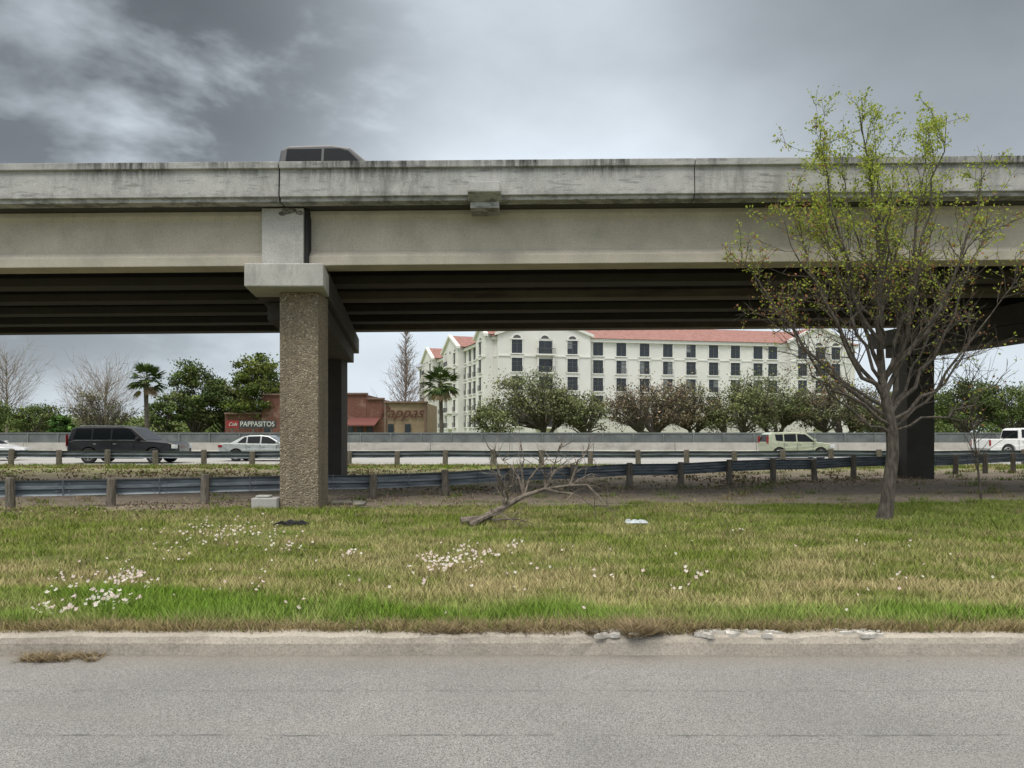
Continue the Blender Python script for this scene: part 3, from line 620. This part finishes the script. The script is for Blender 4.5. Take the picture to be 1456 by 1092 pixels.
for (p0,p1,top,k) in ((-120,330,592,240),(330,620,598,90),(1200,1600,580,160),(600,1200,606,80)):
    for _ in range(k):
        px=r.uniform(p0,p1); d=r.uniform(190,230); t=top+r.uniform(-4,14); c=np.array([PX(px,d),d,0]); zt=PZ(t,d)
        m_=90; q=c+np.stack([r.normal(size=m_)*2.2,r.normal(size=m_)*2.2,r.rand(m_)**.7*zt],1); C.append(q)
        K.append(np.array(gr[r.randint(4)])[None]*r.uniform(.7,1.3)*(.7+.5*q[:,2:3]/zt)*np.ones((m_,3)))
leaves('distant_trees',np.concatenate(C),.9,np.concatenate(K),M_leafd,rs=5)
def palm(px,cy,d,rad,seed):
    rr=random.Random(seed); x=PX(px,d); zc=PZ(cy,d); e=empty('palm_tree',(x,d,0)); g=MB()
    g.tube([(0,0,-.1),(.1,0,zc*.3),(.0,0,zc*.7),(0,0,zc)],[.32,.24,.22,.3],9); g.build('trunk',[M_barkd],e,fix=False)
    V=[];Cc=[]
    for i in range(60):
        th=rr.uniform(0,6.283); ph=rr.uniform(-.95,1.35); dr=Vector((math.cos(th)*math.cos(ph),math.sin(th)*math.cos(ph),math.sin(ph)))
        L_=rad*rr.uniform(.45,.65); p0=Vector((0,0,zc)); p1=p0+dr*L_; dead=ph<-.6
        side=dr.cross(Vector((0,0,1))).normalized(); upv=side.cross(dr)
        V+=[p0-side*.03,p0+side*.03,p1+side*.02,p1-side*.02]; Cc+=[(.12,.14,.05)]*4
        for k in range(13):
            a=(k-6)/6*1.35; dd=(dr*math.cos(a)+side*math.sin(a)).normalized(); tip=p1+dd*rad*.55*(1-.25*abs(a))+Vector((0,0,-.12*rad*rr.uniform(.5,1.6)))
            pw=side*math.cos(a)*.09-dr*math.sin(a)*.09; mid=p1.lerp(tip,.5)+upv*.05
            V+=[p1,mid+pw,tip,mid-pw]; b_=rr.uniform(.6,1.3); col=(.26,.20,.12) if dead else (.10*b_,.14*b_,.05*b_); Cc+=[col]*4
    fast('fronds',np.array([tuple(v) for v in V]),4,np.array(Cc),M_leafd,e)
palm(208,541,80,2.1,1); palm(627,546,86,2.4,2)
def bare(name,px,top,d,wd,seed,nb,cone=True,col=None):
    rr=random.Random(seed); h=PZ(top,d); e=empty(name,(PX(px,d),d,0)); g=MB()
    tp=[Vector((math.sin(k*.7+seed)*.08,0,h*k/10)) for k in range(11)]; g.tube(tp,[.22*(1-k/10.5) for k in range(11)],6)
    for i in range(nb):
        t=rr.uniform(.15,.98); zz=h*t; th=rr.uniform(0,6.283); L_=wd/2*((1.1-t) if cone else math.sin(min(1,t*1.2)*2.6)+.25)*rr.uniform(.7,1.2)
        d0=Vector((math.cos(th),math.sin(th),rr.uniform(.5,1.2))); pp=path(rr,(0,0,zz),d0,L_*1.3,4,.12,.12); g.tube(pp,[.045,.035,.028,.02,.01],3)
        for _ in range(6):
            q=pp[rr.randint(1,4)]; p2=path(rr,q,d0+vrand(rr,.6),L_*.45,3,.2,.15); g.tube(p2,[.022,.016,.012,.008],3)
    g.build('branches',[col or M_barkd],e,fix=False); return e
M_cy=noisy('cypress_bark',(.20,.16,.135),(.30,.25,.21),2,.95,.2)
bare('bald_cypress_tree',577,463,96,7.0,3,220,col=M_cy); bare('bare_tree',10,512,120,9,5,110,False,M_cy); bare('bare_tree',150,545,125,10,6,110,False,M_cy); bare('bare_tree',118,556,130,7,7,80,False,M_cy)
def fg_tree():
    rr=random.Random(21); r=np.random.RandomState(21); d0=13.6; x0=PX(1257,d0); e=empty('deciduous_tree',(x0,d0,0)); g=MB()
    q=lambda px,py,dy=0: Vector(((px-1257)/F*d0,dy,(738-py)/F*d0))
    trunk=[q(1256,748),q(1257,736),q(1261,715),q(1265,680),q(1269,645),q(1268,610),q(1262,580),q(1256,540,.05),q(1252,480,.05),q(1250,410),q(1246,330,-.05),q(1238,250),q(1222,165)]
    tr=[.24,.15,.12,.112,.108,.105,.095,.075,.058,.045,.033,.02,.008]; g.tube(trunk,tr,10)
    tips=[]; 
    def at(t): k=t*(len(trunk)-1); i=min(int(k),len(trunk)-2); return trunk[i].lerp(trunk[i+1],k-i),tr[i]+(tr[i+1]-tr[i])*(k-i)
    limbs=[]
    L0=[(.46,1062,362,.4),(.52,1092,330,-.8),(.50,1150,270,.9),(.62,1150,205,-.4),(.60,1185,175,.6),(.66,1262,160,.5),(.50,1330,175,.3),(.54,1375,240,-.7),(.47,1425,330,.5),(.58,1300,200,-1.0),
        (.45,1432,400,-.3),(.42,1415,455,.8),(.43,1080,430,-.5),(.68,1200,260,1.3),(.66,1310,280,1.4),(.62,1210,300,-1.4),(.58,1330,330,-1.5),(.50,1130,400,1.4),(.50,1390,400,1.4),(.40,1115,510,-.8),(.41,1395,530,-.8),(.70,1290,250,0),(.72,1210,240,.2),(.56,1165,330,-.3),(.56,1345,290,.2)]
    for (t,px,py,dy) in L0:
        s,rd=at(t); tg=q(px,py,dy); ln=(tg-s).length; dx=tg.x-s.x
        c1=s.lerp(tg,.3)+Vector((dx*.12,(tg.y-s.y)*.1,-.05*ln)); c2=s.lerp(tg,.7)+Vector((dx*rr.uniform(0,.22),rr.uniform(-.2,.2),-.06*ln))
        P=[]; n=10
        for k in range(n+1):
            a=k/n; b_=1-a; P.append(s*b_**3+c1*3*b_*b_*a+c2*3*b_*a*a+tg*a**3+vrand(rr,.045)*(0<k<n))
        r0=min(rd*.6,.012+.0082*ln); rad=[r0*(1-.88*k/n) for k in range(n+1)]; g.tube(P,rad,6); limbs.append((P,r0,ln))
    limbs.append((trunk[7:],.06,4.5))
    for P,r0,ln in limbs:
        n=len(P)-1
        for _ in range(int(6+ln*3.6)):
            a=rr.uniform(.22,1)*n; i=min(int(a),n-1); s=P[i].lerp(P[i+1],a-i); tan=(P[i+1]-P[i]).normalized()
            d=tan+vrand(rr,.5)+Vector((0,0,.1)); L=rr.uniform(.45,1.05)*(1.2-.5*a/n); p1=path(rr,s,d,L,4,.16,.07); rb=max(.0055,r0*.33*(1-.6*a/n)); g.tube(p1,[rb,rb*.8,rb*.6,rb*.45,.003],4)
            tips.append((p1,L))
            for _ in range(rr.randint(3,5)):
                s2=p1[rr.randint(1,4)]; d2=d.normalized()+vrand(rr,.6)+Vector((0,0,.2)); p2=path(rr,s2,d2,L*.5,3,.18,.08); g.tube(p2,[.0055,.0045,.0035,.002],3); tips.append((p2,L*.5))
    g.build('trunk_and_branches',[M_bark],e,fix=False)
    C=[];K=[]
    top=q(1250,150).z
    for P,L in tips:
        zz=P[-1].z; hi=(zz-3.1)/(top-3.1); hx=P[-1].x
        if hx>1.2: hi-=.12
        if rr.random()>.38+.9*max(0,hi): continue
        k=int(rr.uniform(5,15)*(.35+1.7*max(0,hi)))
        for _ in range(k):
            a=rr.uniform(.25,1)*(len(P)-1); i=min(int(a),len(P)-2); c=P[i].lerp(P[i+1],a-i)+vrand(rr,.045); C.append(tuple(c))
            f=rr.random(); red=.36*max(0,1-hi*1.4)+(.12 if hx<-1.2 else 0)
            if f<red: K.append((.34,.16,.08))
            elif f<red+.5: K.append((.42,.47,.07))
            else: K.append((.27,.35,.06))
    K=np.array(K)*(.65+.6*r.rand(len(K)))[:,None]
    leaves('leaves',np.array(C),.046*(.6+.9*r.rand(len(C))),K,leafmat('spring_leaf',.4),e,4,.65)
fg_tree()
def sap():
    rr=random.Random(40); e=empty('bare_sapling',(PX(1395,17.5),17.5,0)); g=MB(); 
    P=path(rr,(0,0,-.05),(.0,0,1),2.8,8,.05,.2); g.tube(P,[.03*(1-.09*k) for k in range(9)],5)
    for _ in range(40):
        s=P[rr.randint(2,8)]; p1=path(rr,s,Vector((rr.gauss(0,1),rr.gauss(0,1),1.0)),rr.uniform(.4,1.2),4,.15,.05); g.tube(p1,[.010,.008,.006,.004,.002],3)
    g.build('branches',[M_bark],e,fix=False)
sap()
def fallen():
    rr=random.Random(9); e=empty('fallen_branch'); g=MB()
    q=lambda px,py,d: Vector((PX(px,d),d,PZ(py,d)))
    main=[q(655,748,12.9),q(685,738,13.0),q(715,722,13.2),q(745,705,13.3),q(775,695,13.4),q(810,690,13.6),q(838,688,13.8)]
    main=[Vector((p.x,p.y,max(.05,p.z))) for p in main]; g.tube(main,[.075,.07,.058,.042,.03,.018,.007],8,cap=True)
    g.tube([q(668,746,12.7),q(700,730,12.9),q(715,722,13.2)],[.05,.045,.035],7,cap=True)
    for (k,px,py,d) in ((2,704,640,13.0),(3,742,640,13.5),(3,715,655,13.7),(4,800,636,13.4),(4,828,655,13.8),(5,862,716,13.3),(4,845,720,13.0),(2,700,668,13.2),(5,850,680,14.2),(3,780,650,13.9),(1,760,752,12.6),(1,735,745,12.6),(4,770,660,13.2),(5,835,640,13.9),(2,730,690,12.9)):
        s=main[k]; tg=q(px,py,d); P=[s.lerp(tg,t)+vrand(rr,.04)*(0<t<1)+Vector((0,0,.12*math.sin(t*3.1))) for t in (0,.25,.5,.75,1)]
        g.tube(P,[.024,.019,.015,.011,.005],5)
        for _ in range(10):
            i=rr.randint(1,4); p1=path(rr,P[i],(tg-s).normalized()+vrand(rr,.6),rr.uniform(.2,.6),4,.16,.0); p1=[Vector((a.x,a.y,max(.01,a.z))) for a in p1]; g.tube(p1,[.009,.008,.006,.004,.002],3)
    g.build('limbs',[noisy('dead_wood',(.08,.062,.05),(.25,.21,.17),9,.9,.6)],e,fix=False)
fallen()
g=MB(); rr=random.Random(3); x,y=G(905,746); nx_=12; 
vs=[(x+(i/nx_-.5)*.34*(1+.2*math.sin(j*2)),y+(j/6-.5)*.24,.02+.05*rr.random()*(0<i<nx_ and 0<j<6)+.02) for j in range(7) for i in range(nx_+1)]
g.add(vs,[(j*(nx_+1)+i,j*(nx_+1)+i+1,(j+1)*(nx_+1)+i+1,(j+1)*(nx_+1)+i) for j in range(6) for i in range(nx_)]); g.build('plastic_bag',[plain('white_plastic',(.5,.55,.57),.35)])
g=MB(); x,y=G(420,748)
for _ in range(9): 
    a=x+rr.uniform(-.3,.3); b_=y+rr.uniform(-.1,.1); g.tube([(a-.14,b_,.03),(a,b_+.03,.05+rr.random()*.03),(a+.15,b_,.03)],[.02,.03,.012],5,cap=True)
g.build('rubber_debris',[plain('rubber',(.015,.015,.015),.8)])
# ---------------------------------------------------------------- vehicles
M_tire=plain('tire_rubber',(.02,.02,.02),.85); M_rim=plain('alloy_rim',(.35,.35,.36),.35,.8); M_car_gl=plain('car_glass',(.008,.010,.012),.1)
M_car_gl.node_tree.nodes['Principled BSDF'].inputs['Specular IOR Level'].default_value=.25
M_blk=plain('black_trim',(.02,.02,.02),.5); M_chr=plain('chrome_trim',(.5,.5,.5),.2,1); M_red=plain('tail_lamp',(.25,.01,.01),.3); M_lamp=plain('head_lamp',(.6,.62,.62),.15)
def vehicle(name,loc,L,W,paint,top,green,zb,wheels,wr,side_windows,inset=(.05,.20),bottom=.24,rz=0,trim=M_blk):
    e=empty(name,loc,rz); hw=W/2
    bp=[(0.04,bottom+.06)]
    for wx in wheels:
        ar=wr+.07; z0=wr
        a0=math.asin(max(-1,min(1,(bottom-z0)/ar)))
        for t in np.linspace(math.pi-a0,a0,11): bp.append((wx+math.cos(t)*ar,z0+math.sin(t)*ar))
    bp.append((L-.06,bottom+.05))
    poly=bp+top[::-1]
    g=MB(); 
    n=len(poly); lay=[-hw,-hw+.10,hw-.10,hw]; vs=[]
    cx=L/2; zm=.62
    for k,yv in enumerate(lay):
        for (x,zz) in poly:
            if k in(0,3): vs.append((cx+(x-cx)*.975,yv+(.035 if k==0 else -.035)*min(1,abs(zz-zm)/.35),zz if zz<zm else zm+(zz-zm)*.97))
            else: vs.append((x,yv,zz))
    fs=[]
    for k in range(3):
        for i in range(n): j=(i+1)%n; fs.append((k*n+i,k*n+j,(k+1)*n+j,(k+1)*n+i))
    fs+=[tuple(range(n)),tuple(3*n+i for i in range(n))[::-1]]
    g.add(vs,fs); g.build('body',[paint],e,bevel=.035,seg=3)
    zt=max(p[1] for p in green); yw=lambda zz: hw-inset[0]-(inset[1]-inset[0])*max(0,min(1,(zz-zb)/(zt-zb)))
    n=len(green); g=MB(); vs=[(x,-yw(zz),zz) for x,zz in green]+[(x,yw(zz),zz) for x,zz in green]
    g.add(vs,[(i,(i+1)%n,n+(i+1)%n,n+i) for i in range(n)]+[tuple(range(n))[::-1],tuple(range(n,2*n))]); g.build('cabin',[paint],e,bevel=.05,seg=3)
    g=MB()
    for wpoly in side_windows:
        m_=len(wpoly)
        for sg_ in(-1,1): g.add([(x,sg_*(yw(zz)+.006),zz) for x,zz in wpoly],[tuple(range(m_))])
    for (a,b_) in ((green[0],green[1]),(green[-1],green[-2])):
        dx,dz=b_[0]-a[0],b_[1]-a[1]; l=math.hypot(dx,dz); nx2,nz2=(-dz/l,dx/l) if a is green[0] else (dz/l,-dx/l)
        o=.008; p=lambda t:(a[0]+dx*t+nx2*o,a[1]+dz*t+nz2*o)
        x1,z1=p(.1);x2,z2=p(.92)
        g.add([(x1,-yw(z1)+.1,z1),(x1,yw(z1)-.1,z1),(x2,yw(z2)-.1,z2),(x2,-yw(z2)+.1,z2)],[(0,1,2,3)])
    g.build('glass',[M_car_gl],e,fix=False)
    g=MB(); g.box(.35,L-.35,-hw+.27,hw-.27,bottom-.02,wr*2+.02,0)
    for s_ in(-1,1): g.box(wheels[0]+wr+.12,wheels[1]-wr-.12,s_*(hw-.015)-.02,s_*(hw-.015)+.02,bottom-.04,bottom+.06)
    g.build('trim',[trim],e)
    for wx in wheels:
        for s_ in(-1,1):
            g=MB(); yo=s_*(hw-.02); yi=s_*(hw-.25)
            g.tube([(wx,yi,wr),(wx,yi+(yo-yi)*.1,wr),(wx,yi+(yo-yi)*.9,wr),(wx,yo,wr)],[wr*.93,wr,wr,wr*.93],24,0,True)
            g.tube([(wx,yo,wr),(wx,yo+s_*.012,wr)],[wr*.66,wr*.62],20,1,True)
            for k in range(5):
                a=k*1.2566+.3; r1=wr*.2;r2=wr*.56; p=lambda rr_,aa:(wx+math.cos(aa)*rr_,yo+s_*.016,wr+math.sin(aa)*rr_)
                g.add([p(r1,a-.35),p(r2,a-.36),p(r2,a+.36),p(r1,a+.35)],[(0,1,2,3)],0)
            g.build('wheel',[M_tire,M_rim],e,fix=False)
    return e,hw,yw
def seams(e,hw,xs_,z0,z1,handles,zh):
    g=MB()
    for s_ in(-1,1):
        for x in xs_: g.box(x-.008,x+.008,s_*(hw+.001)-.004,s_*(hw+.001)+.004,z0,z1)
    g.build('door_seam',[M_blk],e); g=MB()
    for s_ in(-1,1):
        for x in handles: g.box(x-.09,x+.09,s_*(hw+.012)-.012,s_*(hw+.012)+.012,zh,zh+.035)
    g.build('door_handle',[M_chr],e,bevel=.006)
def lamps(e,L,hw,fx,fz,rx,rz_,mx,mz,paint):
    g=MB()
    for s_ in(-1,1): g.box(L-fx,L-.01,s_*(hw-.16)-.165,s_*(hw-.16)+.165,fz[0],fz[1])
    g.build('head_lamp',[M_lamp],e,bevel=.02); g=MB()
    for s_ in(-1,1): g.box(.005,rx,s_*(hw-.10)-.105,s_*(hw-.10)+.105,rz_[0],rz_[1])
    g.build('tail_lamp',[M_red],e,bevel=.01); g=MB()
    for s_ in(-1,1): g.box(mx-.06,mx+.08,s_*(hw+.10)-.10,s_*(hw+.10)+.10,mz,mz+.15)
    g.build('mirror',[paint],e,bevel=.03)
zR=-.014
P=plain('paint_black',(.007,.007,.009),.35,0,.2)
y=39.4
top=[(0.03,.62),(0.0,.85),(.05,1.18),(.5,1.22),(3.95,1.20),(4.6,1.17),(5.35,1.10),(5.62,1.0),(5.68,.75),(5.70,.45)]
green=[(.06,1.17),(.22,1.82),(.5,1.92),(2.9,1.93),(3.35,1.86),(4.22,1.17)]
e,hw,_=vehicle('suv',(PX(94,y-1),y,zR),5.70,2.06,P,top,green,1.17,(1.15,4.55),.40,
 [[(.35,1.25),(1.28,1.25),(1.28,1.80),(.48,1.80)],[(1.36,1.25),(2.28,1.25),(2.28,1.82),(1.36,1.82)],[(2.36,1.25),(3.75,1.25),(3.30,1.76),(3.12,1.82),(2.36,1.82)]],bottom=.30)
seams(e,hw,(1.34,2.34,3.52),.4,1.15,(1.5,2.55),1.0); lamps(e,5.7,hw,.22,(.78,.98),.02,(.9,1.5),3.75,1.2,P)
g=MB(); 
for s_ in(-1,1): g.box(.6,3.1,s_*.74-.02,s_*.74+.02,1.96,1.99); g.box(1.6,4.05,s_*(hw+.004)-.012,s_*(hw+.004)+.012,.47,.51); g.box(.4,3.8,s_*(hw-.03)-.02,s_*(hw-.03)+.02,1.205,1.225)
g.box(5.66,5.72,-.6,.6,.55,1.0); g.build('chrome_trim',[M_chr],e)
def sedan(name,x,y,col,L=4.85):
    P=plain('paint_sedan',col,.3,.2,.6)
    top=[(0.03,.50),(0,.72),(.06,.98),(.45,1.03),(.9,1.0),(3.3,.95),(3.9,.90),(4.5,.76),(4.74,.62),(4.85,.42)]
    green=[(.55,.96),(1.25,1.36),(1.7,1.46),(2.3,1.475),(2.75,1.43),(3.75,.90)]
    e,hw,_=vehicle(name,(x,y,zR),L,1.84,P,top,green,.93,(.98,3.82),.33,[[(1.05,1.03),(1.55,1.03),(1.55,1.37),(1.42,1.36)],[(1.62,1.02),(2.32,1.01),(2.32,1.40),(1.62,1.385)],[(2.40,1.01),(3.42,.99),(2.80,1.355),(2.40,1.40)]],bottom=.20,inset=(.05,.27))
    seams(e,hw,(1.58,2.36,3.28),.3,.93,(1.72,2.55),.82); lamps(e,L,hw,.42,(.58,.74),.22,(.78,.92),3.35,.98,P)
sedan('sedan_car',PX(310,41.4),42.3,(.38,.41,.40)); sedan('sedan_car',PX(12,42)-4.85,43,(.7,.7,.7))
P=plain('paint_pale_green',(.38,.41,.29),.35,.1,.6); y=45.8
top=[(0.03,.5),(0,.8),(.02,1.02),(3.0,1.02),(3.35,1.02),(3.85,.93),(4.02,.80),(4.10,.5)]
green=[(.03,1.0),(.18,1.52),(.4,1.62),(1.6,1.64),(2.4,1.60),(3.12,1.0)]
e,hw,_=vehicle('hatchback_car',(PX(1091,y-.9),y,zR),4.1,1.8,P,top,green,1.0,(.72,3.28),.335,[[(.55,1.12),(.98,1.08),(.98,1.50),(.5,1.50)],[(1.05,1.07),(1.78,1.06),(1.78,1.53),(1.05,1.51)],[(1.85,1.06),(2.90,1.05),(2.36,1.50),(1.85,1.53)]],bottom=.22,inset=(.04,.18))
seams(e,hw,(1.02,1.82,2.78),.32,.98,(1.15,1.98),.86); lamps(e,4.1,hw,.28,(.68,.88),.07,(.95,1.4),2.82,1.08,P)
def pickup(name,loc,col,met=.3):
    P=plain('paint_pickup',col,.35,met,.5); L=5.9
    top=[(0.0,.62),(-.0,1.12),(.02,1.20),(1.85,1.20),(1.9,1.20),(4.25,1.20),(5.0,1.17),(5.7,1.08),(5.85,.95),(5.9,.5)]
    green=[(1.93,1.17),(2.00,1.80),(2.2,1.90),(3.2,1.93),(3.65,1.86),(4.45,1.17)]
    e,hw,_=vehicle(name,loc,L,2.02,P,top,green,1.17,(1.2,4.85),.41,[[(2.12,1.27),(2.98,1.27),(2.98,1.82),(2.16,1.81)],[(3.04,1.27),(4.12,1.27),(3.62,1.77),(3.40,1.83),(3.04,1.83)]],bottom=.36,inset=(.05,.2))
    seams(e,hw,(1.9,3.02,3.98),.45,1.16,(2.2,3.2),1.0); lamps(e,L,hw,.25,(.8,1.02),.08,(.75,1.12),3.95,1.2,P)
    g=MB(); g.box(-.12,.05,-.95,.95,.42,.58); g.box(5.84,5.95,-.6,.6,.62,1.0); g.build('bumper',[M_chr],e,bevel=.02)
    g=MB(); g.box(.12,1.85,-.85,.85,1.19,1.205); g.build('bed_floor',[M_blk],e)
pickup('pickup_truck',(PX(1407,48),49,zR),(.75,.75,.73),0)
pickup('pickup_truck',(PX(398,17.6)-1.98,18.42,6.56+SL*-4),(.035,.035,.04),.2)
